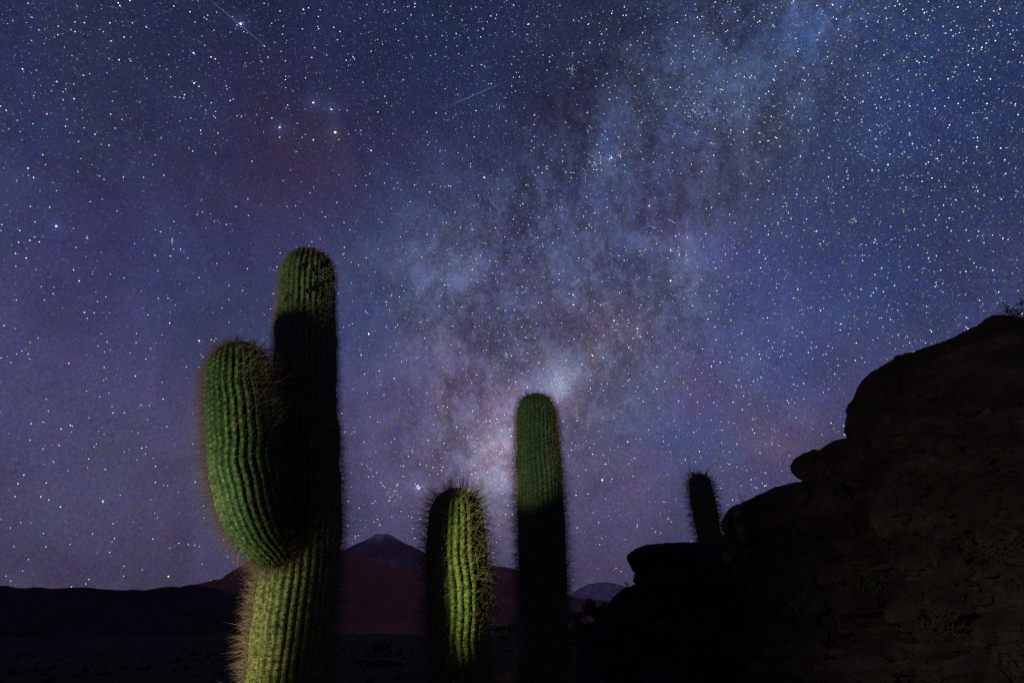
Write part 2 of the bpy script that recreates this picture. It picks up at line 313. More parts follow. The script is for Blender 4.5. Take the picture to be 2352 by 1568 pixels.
BR += CR(2048, 800, 1.96, P_('1077,45,1.8 1243,632,2.3,b 479,743,1.9,b 482,821,2.0,b 800,943,2.0,b 983,1008,1.9,b 631,1219,2.0,o 1005,1071,1.4 696,822,1.6,r 1284,283,1.6 1520,265,1.5 1674,425,1.4,b 1591,994,1.5,o 1279,1158,1.5,o 1940,1208,1.4 1777,1412,1.3 1632,1272,1.5 1581,1264,1.3 93,549,1.3 604,198,1.3,o 653,240,1.2,o 1565,60,1.4 1706,113,1.3 549,1053,1.3,o 1455,524,1.2 402,553,1.2 1378,1477,1.2 515,317 165,452 148,487 237,603 66,42,1.2 129,192 271,140 518,226 883,369,1.1,o 1298,399 1240,161 1256,171 980,622 860,716 114,688 109,716 93,723 77,732 544,857 634,870 614,888 788,993 1276,811 1101,1070,1.1 1264,1032 1338,1086 1701,817,1.1 1648,676 1879,655 1888,1162 1803,1238 1100,1215,1,o 492,1365,1.1 618,1374 912,1359 245,1324 308,1440,1.2,o 80,1250 123,1198 49,931 125,920 457,1472,1.1 1108,1502 1399,1524,1.1'))
BR += CR(3072, 700, 1.96, P_('79,375,1.5 411,1062,1.6,b 436,520,1.3 1659,982,1.3 1310,874,1.2 1507,762,1.2,c 146,243,1.2,o 138,218,1.2,o 377,177,1.1,o 1254,475,1.1 962,405,1.2 1033,562,1.1 1651,440,1.2 1575,516,1.1,b 1020,1252,1.2 1236,1315,1.1 523,1561,1.3 146,481,1.2,o 770,548,1 731,543,1 1178,549,1 1106,435,1,o 1165,823,1,o 1370,916,1 1547,937 1370,850 578,898 705,957 1089,1011 1243,1079 780,1154 644,1202 534,1156 226,1260 126,1307 342,1312 862,1276 823,1293 955,1316 545,1440,1,o 1272,1215 1554,1192 655,790,1.1 1016,1060 1524,290 1694,159 1657,1,.9'))
BR += CR(0, 1600, 1.96, P_('245,184,1.2 236,313,1.1 418,481,1.2 695,460,1.2 187,586,1.4 463,354,1.2 363,647,1.2 119,755,1.2 383,782,1.2 473,836,1.4 806,792,1.9,c 1220,518,1.3 1217,643,1.2 1530,641,1.4 1402,1121,1.2 1477,1128,1.1 1528,1136,1.1 725,1047,1.2 897,1083,1.1 360,1147,1.2,o 341,1043,1 1320,1380,1.7,y 698,1403,1.2 672,1438,1.1 560,1461,1.1 970,1377 972,1299 1307,207,1.1 974,98,1.2 1172,42 1103,38 878,50 755,342 1140,421 223,1247 550,1127 337,171 379,86 336,382 738,364 816,267,.9,c 566,204 1082,259,.9 1146,365,.9 1200,455,.9 1074,468,.9 1315,670,.9 1283,667,.9 974,408,.9 687,527,.8 1233,922,.9 1214,883,.9 943,744,.8 162,958,.9 80,999,.9 111,1148,.9 48,1377,.9 84,1415,.9 178,1337,.8 1158,152,.9 1510,342 1559,405,.9 1330,1157,.8 1785,1228,1 1826,1267,.8 1600,922,.8'))
BR += CR(1300, 1550, 1.96, P_('728,768,1.9,b 738,785,1.9,b 722,782,1.7,b 735,798,1.5,b 705,750,1.1 545,808,1.3,b 503,885,1.5,c 512,858,1 960,152,1.3 612,694,1.2 441,745,1.1 458,768,1 156,345,1.3 231,346,1.2 305,428,1.2,o 184,889,1.2 745,1030,1.2 430,1075,1.2 411,1030,1.1 236,1162,1.1 262,1157,1 240,1178,1 1480,495,2.0,o 1369,520,1.4,o 1272,661,1.4,o 1382,330,1.3 1312,1292,1.2 1327,1293,1.2 1318,1328,1 132,200,1.3 865,218,1.1 352,230,1.1 415,269,1.1 544,400,1.1,o 266,943,1.2 180,1083,1.1 110,93,1.1,c 107,38,1.1 399,500,1 595,613,1 684,503,1 403,665,1 341,698,1 690,1101,.9 385,1051,1 596,968,1,c 525,1013,1,c 737,983,.9 1090,385,1,o 1148,570,1 1200,710,1.1 1280,390,1 1195,397,1.1,o'))
BR += CR(2100, 1550, 1.12, P_('346,413,2.3,w 460,242,1.7,o 620,240,1.4,o 949,252,1.4,o 1019,187,1.3 1022,142,1.3 330,603,1.2 585,645,1.2 491,316,1.2,o 1053,293,1.3,o 608,650,1 655,600,1 844,67,1.1 398,134,1.1 361,497,1 466,340,1.1 553,190,1 741,30,1.1 764,333,1 875,355,1.1,o 912,155,1,o 930,503,1.2 968,440,1 1008,73,1.1 290,268,1 431,822,1 408,808,1 305,560,1 345,674,1'))

COL = {'w': (.93, .95, 1), 'b': (.72, .80, 1), 'c': (.55, .92, 1), 'o': (1, .80, .55), 'r': (1, .62, .36), 'y': (1, .85, .40)}
DEN = [  # density clumps of faint stars (x, y, sigma, weight)
    (1130, 1030, 110, 2.6), (1290, 880, 90, 2.6), (1180, 930, 80, 1.5), (1240, 760, 160, 1.2), (1500, 760, 260, 1.1), (1700, 450, 330, 1.1),
    (1600, 235, 90, 1.5), (1390, 365, 60, 1.8), (1850, 80, 160, 1.8), (2050, 250, 330, 1.3), (1200, 560, 260, .8),
    (1650, 950, 250, .9), (2100, 700, 260, .7), (1000, 620, 160, .5), (1080, 1150, 150, .6), (1450, 300, 250, .6), (1000, 100, 300, .25)]
LANE = [(1310, 300, 90, .6), (1660, 420, 70, .45), (1520, 480, 60, .4), (1740, 110, 40, .5), (700, 450, 110, .5), (1140, 740, 60, .4), (905, 670, 35, .5), (250, 1250, 320, .35)]
def density(x, y):
    d = 0.20 + 0.42 * 1 / (1 + np.exp(-(x - 1150) / 220))
    d = d + 0.12 * (y < 350)
    for cx, cy, s, w in DEN: d = d + w * .55 * np.exp(-((x - cx) ** 2 + (y - cy) ** 2) / (2 * s * s))
    for cx, cy, s, w in LANE: d = d * (1 - w * np.exp(-((x - cx) ** 2 + (y - cy) ** 2) / (2 * s * s)))
    return d
pos = []; rad = []; glow = []
def add_star(px, py, r_px, col):
    pos.append(tuple(ray(px, py).normalized())); rad.append(r_px / F); glow.append(col)
for (px, py, m, c) in BR:
    k = COL[c]; e = min(.35 + .75 * m, 3.2)
    add_star(px, py, .48 + .64 * m if m < 1.6 else .20 + .90 * m, tuple(e * v for v in k))
    if m >= 1.8:                                     # scatter of tiny companions round the brightest
        for _ in range(5):
            a = random.random() * 6.28; q = random.uniform(3, 12)
            add_star(px + q * math.cos(a), py + q * math.sin(a), .7, tuple(.5 * v for v in k))
def rcol():
    u = random.random()
    if u < .05: return COL['o']
    if u < .30: return COL['b']
    if u < .40: return COL['c']
    if u < .62: return (.80, .86, 1)
    return COL['w']
cand = 0
want = 92000
xs = rng.uniform(-160, 2512, 560000); ys = rng.uniform(-160, 1420, 560000)
dn = density(xs, ys); keep = rng.uniform(0, 2.3, 560000) < dn
xs, ys = xs[keep][:want], ys[keep][:want]
for x, y in zip(xs, ys):
    m = (1 - random.random()) ** -.43               # heavy tail of brightness
    k = rcol(); e = min((.100 if x < 1250 else .058) * m ** (1.35 if x < 1250 else 1.5), 2.0)
    if y > 1150: e *= max(.45, 1 - (y - 1150) / 420)
    sz = .68 + .085 * min(m, 6)
    add_star(x, y, sz, tuple(e * v for v in k))
for (cx, cy, sx, n, e0) in [(1402 * .57422 + 0, 0, 0, 0, 0),
        (1288, 875, 7, 40, .9), (1288, 875, 18, 60, .6), (1314, 159, 5, 34, .55), (1163, 816, 3.5, 22, .8), (1361, 378, 13, 60, .8), (1376, 366, 10, 30, .7),
        (1592, 240, 22, 110, .6), (1279, 479, 5, 14, .8), (1957, 505, 4, 20, .6), (960, 1120, 7, 22, .8), (1402, 361, 7, 14, .8), (1655, 205, 8, 20, .6), (905, 1138, 9, 22, .6),
        (1495, 519, 3, 8, .8), (1110, 1000, 50, 130, .45), (1130, 960, 60, 130, .4)]:
    for _ in range(n):
        add_star(random.gauss(cx, sx), random.gauss(cy, sx), .85, tuple(e0 * random.uniform(.4, 1.4) * v for v in rcol()))
# the rest of the dome, outside the photograph's frame
cnt = 0
while cnt < 6500:
    v = Vector((random.gauss(0, 1), random.gauss(0, 1), abs(random.gauss(0, 1)))).normalized()
    fwd = v.y * cp + v.z * sp
    if fwd > 0.05:
        px = CX + v.x / fwd * F; py = CY - (-v.y * sp + v.z * cp) / fwd * F
        if -160 < px < 2512 and -160 < py < 1568: continue
    m = (1 - random.random()) ** -.42; k = rcol(); e = min(.2 * m ** 1.3, 1.5)
    pos.append(tuple(v)); rad.append((.72 + .14 * min(m, 4)) / F); glow.append(tuple(e * q for q in k)); cnt += 1
pos = np.array(pos); rad = np.array(rad); glow = np.array(glow)
DS = 60000.0
octv = np.array([(1, 0, 0), (-1, 0, 0), (0, 1, 0), (0, -1, 0), (0, 0, 1), (0, 0, -1)], float)
octf = np.array([(0, 2, 4), (2, 1, 4), (1, 3, 4), (3, 0, 4), (2, 0, 5), (1, 2, 5), (3, 1, 5), (0, 3, 5)])
SV = (pos[:, None, :] * DS + octv[None] * (rad * DS)[:, None, None]).reshape(-1, 3) + np.array((0, 0, CAMZ))
SF = (octf[None] + (np.arange(len(pos)) * 6)[:, None, None]).reshape(-1, 3)
me = fast_mesh('stars', SV, SF, False)
ca = me.attributes.new('glow', 'FLOAT_COLOR', 'POINT')
gl = np.repeat(np.concatenate([glow, np.ones((len(glow), 1))], 1), 6, axis=0).astype(np.float32)
ca.data.foreach_set('color', gl.ravel())
link('stars', me, M_star, kind='stuff', label='thousands of small white, blue and orange stars across the night sky')

def streak(name, a, b, wpx, col, label, taper=False):
    n = 24; A = ray(*a).normalized(); B = ray(*b).normalized(); V = []; Fq = []; G = []
    for i in range(n + 1):
        t = i / n; c = A.lerp(B, t).normalized() * DS * .98
        side = (B - A).normalized(); n1 = c.normalized().cross(side).normalized()
        w = wpx / F * DS * (math.sin(math.pi * min(max(t, .04), .96)) ** .4)
        for k in range(4):
            th = k * math.pi / 2
            V.append(c + (n1 * math.cos(th) + c.normalized() * math.sin(th)) * w + Vector((0, 0, CAMZ)))
            f = (1 - t) if taper else .6 + .4 * math.sin(math.pi * t)
            G.append((*[q * f for q in col], 1))
    for i in range(n):
        for k in range(4):
            Fq.append((i * 4 + k, i * 4 + (k + 1) % 4, i * 4 + 4 + (k + 1) % 4, i * 4 + 4 + k))
    m = fast_mesh(name, V, Fq); ca = m.attributes.new('glow', 'FLOAT_COLOR', 'POINT')
    ca.data.foreach_set('color', np.array(G, np.float32).ravel())
    link(name, m, M_star, label=label, category='meteor')  # the two long streaks are satellite trails, not meteors
streak('sky_trail', (478, -4), (607, 104), .42, (.17, .20, .38), 'long thin pale blue satellite streak through the bright star at the top left')  # satellite's long-exposure trail, shaped as a glowing tube
streak('sky_trail', (1016, 250), (1165, 186), .42, (.16, .17, .32), 'faint straight satellite streak rising to the right in the upper middle of the sky')  # another satellite trail from the long exposure, as a glowing tube
streak('sky_trail', (395.5, 546), (395.5, 566), .95, (.52, .58, .90), 'very short vertical meteor streak in the sky left of the tallest cactus', True)

# ------------------------------------------------------------------ far plain, ground, hills, mountains
def fbm(x, y, z, s, o=5):
    return noise.fractal(Vector((x * s, y * s, z * s)), 1.0, 2.0, o)

PZ = -62.0
def plain():
    rings = [0.5, 150, 320, 500, 800, 1300, 2200, 4000, 8000, 16000, 40000, 560000]; n = 72; V = [(0, 0, PZ)]; 
    for r in rings:
        for k in range(n):
            a = 2 * math.pi * k / n; V.append((r * math.cos(a), r * math.sin(a), PZ))
    me = bpy.data.meshes.new('plain'); Fs = [(0, 1 + k, 1 + (k + 1) % n) for k in range(n)]
    for i in range(len(rings) - 1):
        for k in range(n):
            a, b = 1 + i * n + k, 1 + i * n + (k + 1) % n
            Fs.append((a, a + n, b + n, b))
    me.from_pydata(V, [], Fs); link('desert_plain', me, M_plain, kind='structure')
plain()

def ground_z(x, y):
    r = math.hypot(x, y)
    z = .10 * fbm(x, y, 3, .35) + .05 * fbm(x, y, 9, 1.6, 3)
    z *= min(1, .35 + r / 6)
    if r > 26: z += .35 * fbm(x, y, 1, .06) * min(1, (r - 26) / 10)
    if r > 36:
        q = min((r - 36) / 260, 1); z = z - (62 + 3) * (q * q * (3 - 2 * q)) * 1.0 - .02 * (r - 36)
    return z
def ground():
    V = []; Fs = []; NA = 360
    rs = np.concatenate([np.linspace(.3, 12, 80), np.geomspace(12.3, 60, 60), np.geomspace(62, 330, 30)])
    for r in rs:
        for k in range(NA):
            a = 2 * math.pi * k / NA; x, y = r * math.cos(a), r * math.sin(a); V.append((x, y, ground_z(x, y)))
    for i in range(len(rs) - 1):
        for k in range(NA):
            a, b = i * NA + k, i * NA + (k + 1) % NA; Fs.append((a, a + NA, b + NA, b))
    c = len(V); V.append((0, 0, ground_z(0, 0)))
    me = fast_mesh('ground', V, Fs)
    link('ground', me, M_ground, kind='structure')
ground()

def ridge(name, pts, depth, wf, wb, zb, m, nx=220, nyf=40, nyb=14, amp=.12, ns=.01, p=1.25, smooth_sil=0.0, wob=0.0, props=None, crack=0.0):
    """terrain whose crest lies along the given skyline at its real distance"""
    pts = sorted(pts); X = np.array([q[0] for q in pts]); Y = np.array([q[1] for q in pts])
    V = []; cols = nyf + nyb + 1
    for i in range(nx + 1):
        px = X[0] + (X[-1] - X[0]) * i / nx
        py = float(np.interp(px, X, Y))
        Dd = depth + (wob * fbm(px * .01, 0, 5, 1.0, 3) if wob else 0)
        c = at(px, py, Dd)
        for j in range(cols):
            t = -(nyf - j) / nyf if j <= nyf else (j - nyf) / nyb
            y = Dd + (wf if t < 0 else wb) * t
            x = c.x * (y / Dd) if t < 0 else c.x
            h = (1 - abs(t)) ** p
            hgt = (c.z - zb)
            z = zb + hgt * h
            if t != 0:
                g = abs(noise.noise(Vector((x * ns * 3.0, y * ns * 0.8, 2.2))))
                z += hgt * amp * (fbm(x, y, 0, ns) * 1.0 - g * 1.2) * min(1, abs(t) * 4) * (h ** .5)
            if crack and t != 0:
                vd = noise.voronoi(Vector((x * .75, y * .75, z * 1.5)))[0]
                z += min(1, abs(t) * 6) * (min(vd[1] - vd[0], .16) / .16 - 1) * crack - min(1, abs(t) * 6) * (vd[0]) * crack * .9
            V.append((x, y, z))
    Fs = []
    for i in range(nx):
        for j in range(cols - 1):
            a = i * cols + j; Fs.append((a, a + cols, a + cols + 1, a + 1))
    me = fast_mesh(name, V, Fs)
    o = link(name, me, m, **(props or {'kind': 'structure'}))
    return o, V, Fs

left_sil = [(-500, 1352), (-200, 1340), (0, 1344), (16, 1344), (35, 1349), (59, 1350), (83, 1347), (115, 1351), (161, 1349), (199, 1348), (231, 1352), (285, 1355),
            (309, 1353), (333, 1355), (371, 1348), (395, 1346), (414, 1348), (435, 1343), (460, 1345), (500, 1350), (560, 1372), (620, 1400), (680, 1430), (730, 1460)]
ridge('dark_hills', left_sil, 620, 300, 260, PZ - 4, M_hill, amp=.10, ns=.006)
foot = [(380, 1356), (435, 1342), (457, 1340), (491, 1331), (510, 1329), (518, 1320), (553, 1299), (575, 1291), (640, 1276), (700, 1266), (760, 1260), (785, 1261), (800, 1265),
        (830, 1274), (870, 1290), (930, 1310), (990, 1327), (1060, 1345), (1120, 1360), (1200, 1378)]
ridge('reddish_foothill', foot, 2900, 1300, 500, PZ - 10, M_foot, amp=.10, ns=.0016)
flank = [(850, 1330), (940, 1305), (1000, 1292), (1060, 1293), (1126, 1298), (1158, 1301), (1189, 1307), (1240, 1330), (1290, 1362), (1330, 1373), (1370, 1376), (1406, 1380), (1500, 1384), (1620, 1390)]
ridge('volcano_flank', flank, 4600, 1700, 600, PZ - 10, M_foot, amp=.09, ns=.001)
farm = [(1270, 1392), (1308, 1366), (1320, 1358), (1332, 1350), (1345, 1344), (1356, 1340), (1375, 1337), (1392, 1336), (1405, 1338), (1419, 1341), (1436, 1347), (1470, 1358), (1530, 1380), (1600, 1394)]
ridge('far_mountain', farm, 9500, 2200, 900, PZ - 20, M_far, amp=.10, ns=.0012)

def volcano():
    D = 6500.0; apex = at(880, 1226, D); mp = D / F * 1.06
    prof = [(0, 0), (12, 0), (18, 2), (30, 10), (50, 22), (80, 35), (108, 52), (150, 74), (200, 97), (260, 120), (330, 150), (420, 170)]
    pr = np.array([q[0] for q in prof]) * mp; pz = np.array([q[1] for q in prof]) * mp
    NA, NR = 300, 90; V = []; G = []
    for i in range(NR + 1):
        r = (i / NR) ** 1.25 * pr[-1]
        for k in range(NA):
            a = 2 * math.pi * k / NA
            z = apex.z - float(np.interp(r, pr, pz))
            rg = abs(noise.noise(Vector((math.cos(a) * 6.5, math.sin(a) * 6.5, r * .0006)))) + .5 * abs(noise.noise(Vector((math.cos(a) * 15, math.sin(a) * 15, r * .001))))
            q = min(1, r / (60 * mp)) * 52
            z += q * (rg - .35) - (14 if r < 8 * mp else 0) * (1 - r / (8 * mp)) - 4
            x = apex.x + r * math.cos(a) * (1 if math.cos(a) > 0 else .93); y = D + r * math.sin(a)
            V.append((x, y, z))
            low = max(0, 1 - r / (230 * mp)) ** .8; sn = (1 - min(1, rg * 2.1)) * low
            sn2 = fbm(x, y, 0, .006, 4) * .5 + .5
            top = max(0, 1 - r / (42 * mp))
            sn3 = max(0, fbm(x, y, 7, .0022, 3) * 1.3 + .6)
            G.append(min(1, max(0, 2.0 * sn ** 3 * sn3 * (1 + top) + top * 6.5 * sn2 * sn2 * (.3 + sn3))))
    Fs = [(i * NA + k, i * NA + (k + 1) % NA, (i + 1) * NA + (k + 1) % NA, (i + 1) * NA + k) for i in range(NR) for k in range(NA)]
    me = fast_mesh('volcano', V, Fs); a_ = me.attributes.new('snow', 'FLOAT', 'POINT'); a_.data.foreach_set('value', np.array(G, np.float32))
    link('volcano', me, M_volc, kind='structure')
volcano()

# ------------------------------------------------------------------ rocky hillside
crest = [(1180, 1470), (1290, 1446), (1345, 1432), (1400, 1412), (1462, 1372), (1475, 1300), (1520, 1268), (1610, 1262), (1665, 1226), (1690, 1190), (1760, 1155), (1850, 1128),
         (1952, 1098), (1968, 1010), (1975, 930), (2010, 885), (2070, 845), (2160, 812), (2260, 772), (2352, 750), (2480, 730), (2700, 700), (3000, 690)]
_, HV, HF = ridge('rocky_hillside', crest, 7.6, 4.6, 5.0, -.25, M_rock, nx=420, nyf=120, nyb=20, amp=.07, ns=.55, p=1.05, crack=.17)
hill_bvh = BVHTree.FromPolygons([Vector(v) for v in HV], HF)

def hit(px, py):
    o = Vector((0, 0, CAMZ)); d = ray(px, py).normalized()
    h = hill_bvh.ray_cast(o, d)
    best = h[0] if h[0] is not None else None
    if d.z < 0:                                     # march to the ground
        t = 0.5
        while t < 80:
            q = o + d * t
            if q.z < ground_z(q.x, q.y):
                if best is None or t < (best - o).length: best = q
                break
            t *= 1.01; t += .01
    return best

def rock(outline, depth, thick, label=None, seed=0, group=None, rough=1.0, name='boulder', n=110, rings=26):
    """boulder with a traced outline, its own distance and a real rounded body"""
    P = np.array(outline, float); Q = np.vstack([P, P[:1]])
    L_ = np.concatenate([[0], np.cumsum(np.hypot(*np.diff(Q, axis=0).T))])
    u = np.linspace(0, L_[-1], n, endpoint=False)
    ox, oy = np.interp(u, L_, Q[:, 0]), np.interp(u, L_, Q[:, 1])
    jit = np.array([2.6 * rough * noise.fractal(Vector((x * .07, y * .07, seed * 3.1)), .8, 2.1, 5) for x, y in zip(ox, oy)])
    cx, cy = ox.mean(), oy.mean()
    dl = np.hypot(ox - cx, oy - cy) + 1e-6
    ox = ox + (ox - cx) / dl * jit; oy = oy + (oy - cy) / dl * jit
    c = at(cx, cy, depth)
    E = np.array([tuple(at(x, y, depth)) for x, y in zip(ox, oy)])
    base_ = np.array(tuple(c)); V = []; Fs = []; axis = base_ - np.array((0, 0, CAMZ)); axis /= np.linalg.norm(axis)
    loc = Vector((c.x, c.y, c.z))
    for i in range(rings + 1):
        ph = -math.pi / 2 + math.pi * i / rings
        cs = max(math.cos(ph), 0) ** (.36 if ph < 0 else .8); sn = math.sin(ph)
        sn = math.copysign(abs(sn) ** .8, sn)
        for k in range(n):
            p = base_ + (E[k] - base_) * cs; p = p + axis * (sn * thick * (.45 if sn < 0 else 1.3))
            w = abs(sn)
            v = Vector(p)
            s = 1 / max(thick, .3)
            d = noise.fractal(v * (1.3 * s) + Vector((seed, 0, 0)), 1, 2, 5) * .17 * thick * rough
            strat = noise.noise(Vector((v.x * .8 * s, v.y * .8 * s, (v.z - v.x * .25) * 6.5 * s + seed))) * .16 * thick * rough
            vd = noise.voronoi(v * (1.5 * s) + Vector((seed * 2.7, 0, 0)))[0]
            ck = min(vd[1] - vd[0], .22) / .22 - 1
            d += ck * .20 * thick - .04 * thick + (vd[0] - .4) * .14 * thick
            dirv = (v - loc); dirv.z *= .4; dirv.normalize() if dirv.length > 0 else None
            v = v + dirv * (d + strat) * w
            V.append(v - loc)
    for i in range(rings):
        for k in range(n):
            a, b = i * n + k, i * n + (k + 1) % n; Fs.append((a, b, b + n, a + n))
    me = fast_mesh(name, V, Fs); o = link(name, me, M_rock); o.location = loc
    if label: o['label'] = label; o['category'] = 'rock'
    if group: o['group'] = group
    return o
G_R = 'rocks of the hillside skyline'
rock([(1450, 1282), (1456, 1268), (1467, 1259), (1490, 1251), (1520, 1247), (1605, 1244), (1680, 1243), (1730, 1262), (1720, 1330), (1660, 1385), (1560, 1392), (1490, 1368), (1459, 1340), (1452, 1329), (1459, 1319), (1453, 1306)],
     6.9, 1.0, 'flat-topped blocky ledge rock that the small cactus stands on', 1, G_R)
rock([(1411, 1366), (1394, 1391), (1372, 1420), (1420, 1445), (1500, 1430), (1530, 1395), (1490, 1350), (1458, 1341), (1430, 1352)],
     6.4, .5, 'low dark rock stepping down below the left end of the flat-topped ledge', 2, G_R)
rock([(1656, 1214), (1661, 1202), (1668, 1183), (1676, 1168), (1703, 1153), (1752, 1133), (1782, 1118), (1811, 1109), (1850, 1105), (1930, 1110), (1970, 1160), (1900, 1240), (1780, 1285), (1690, 1260)],
     7.2, 1.0, 'long sloping slab of rock rising to the right behind the small cactus', 3, G_R)
rock([(1815, 1070), (1823, 1054), (1847, 1039), (1867, 1032), (1890, 1034), (1920, 1056), (1920, 1090), (1885, 1112), (1848, 1107), (1829, 1096), (1817, 1083)],
     7.1, .34, 'small rounded nose-shaped boulder jutting out over the sloping slab', 4, G_R)
rock([(1878, 1040), (1899, 1020), (1920, 1011), (1946, 1003), (2010, 995), (2060, 1040), (2010, 1120), (1900, 1122), (1872, 1085)],
     7.3, .6, 'rounded boulder wedged between the nose-shaped boulder and the steep bluff', 5, G_R)
rock([(1946, 1012), (1942, 976), (1944, 953), (1940, 941), (1946, 929), (1961, 916), (1964, 900), (1973, 882), (1987, 865), (2011, 849), (2060, 840), (2140, 870), (2180, 950), (2120, 1050), (2010, 1070)],
     7.5, 1.0, 'steep dark bluff with a sheer left side in the middle of the rocky skyline', 6, G_R)
rock([(1996, 864), (2011, 849), (2046, 828), (2059, 816), (2084, 810), (2098, 814), (2140, 835), (2170, 880), (2110, 930), (2020, 915)],
     7.6, .6, 'rounded cap boulder on the shoulder of the steep bluff', 7, G_R)
rock([(2088, 824), (2096, 811), (2104, 805), (2131, 796), (2145, 791), (2186, 777), (2213, 762), (2256, 770), (2290, 830), (2230, 905), (2130, 895)],
     7.8, .9, 'long low boulder on the skyline just left of the summit rock', 8, G_R)
rock([(2200, 776), (2213, 762), (2225, 756), (2251, 745), (2266, 729), (2280, 724), (2310, 724), (2352, 729), (2430, 745), (2480, 800), (2400, 890), (2260, 870)],
     8.0, 1.1, 'topmost summit boulder at the right edge with a twiggy shrub on it', 9, G_R)
def free_rock(px, py, w, h, ang, seed, label, group, rough=1.0):
    p = hit(px, py)
    if p is None: return
    ol = []
    for k in range(18):
        a = 2 * math.pi * k / 18
        rr = 1 + .22 * noise.noise(Vector((math.cos(a) * 1.3, math.sin(a) * 1.3, seed * 1.7)))
        x, y = w * rr * math.cos(a), h * rr * math.copysign(abs(math.sin(a)) ** .8, math.sin(a))
        ol.append((px + x * math.cos(ang) + y * math.sin(ang), py - x * math.sin(ang) + y * math.cos(ang)))
    rock(ol, p.y + .02, .5 * (w + h) * mpp(p) * .8, label, seed, group, rough, n=64, rings=18)
G_S = 'slabs and boulders on the dark slope'
FR = [(1640, 1405, 90, 20, .10, 'low flat slab lying on the slope below the flat-topped ledge'),
      (1540, 1452, 70, 20, .05, 'flat pale-edged slab near the foot of the slope behind the third cactus'),
      (1790, 1350, 85, 26, .30, 'tilted slab on the slope directly right of the flat-topped ledge'),
      (1950, 1300, 110, 30, .42, 'long tilted slab with a pale reddish edge in the middle of the slope'),
      (1905, 1390, 90, 28, .22, 'broad slab just below the long tilted mid-slope slab'),
      (2060, 1180, 60, 60, .5, 'rounded dark boulder under the steep bluff'),
      (2120, 1385, 95, 40, .35, 'thick slab low on the slope between mid-slope slab and right edge'),
      (2240, 1240, 95, 50, .8, 'steeply tilted boulder high on the slope near the right edge'),
      (2270, 1040, 80, 50, .8, 'boulder with a pale streak below the summit rock'),
      (2300, 1440, 80, 45, .4, 'big dark boulder in the bottom right corner'),
      (1760, 1480, 100, 28, .12, 'wide low slab at the bottom of the slope'),
      (2020, 1500, 100, 32, .2, 'bottom slab right of the wide low slab'),
      (1390, 1478, 40, 18, .0, 'small stone at the foot of the slope right of the third cactus'),
      (1450, 1520, 34, 18, .1, 'small stone at the bottom edge right of centre'),
      (1330, 1440, 20, 12, .0, 'fist-like stone beside the base of the third cactus'),
      (1150, 1470, 18, 10, .1, 'small stone between the second and third cactus'),
      (880, 1530, 44, 16, .05, 'low stone on the ground right of the forked cactus'),
      (930, 1560, 30, 16, .0, 'small stone at the bottom edge left of the second cactus'),
      (1180, 1545, 44, 20, .1, 'dark stone at the bottom edge between second and third cactus')]
for i, (a, b, w, h, g, lab) in enumerate(FR): free_rock(a, b, w, h, g, 20 + i, lab, G_S)

# ------------------------------------------------------------------ cacti
def catmull(P, n):
    P = np.array(P, float); out = []
    Q = np.vstack([2 * P[0] - P[1], P, 2 * P[-1] - P[-2]])
    for i in range(1, len(Q) - 2):
        p0, p1, p2, p3 = Q[i - 1], Q[i], Q[i + 1], Q[i + 2]
        for t in np.linspace(0, 1, n, endpoint=False):
            out.append(.5 * ((2 * p1) + (-p0 + p2) * t + (2 * p0 - 5 * p1 + 4 * p2 - p3) * t * t + (-p0 + 3 * p1 - 3 * p2 + p3) * t ** 3))
    out.append(Q[-2]); return np.array(out)

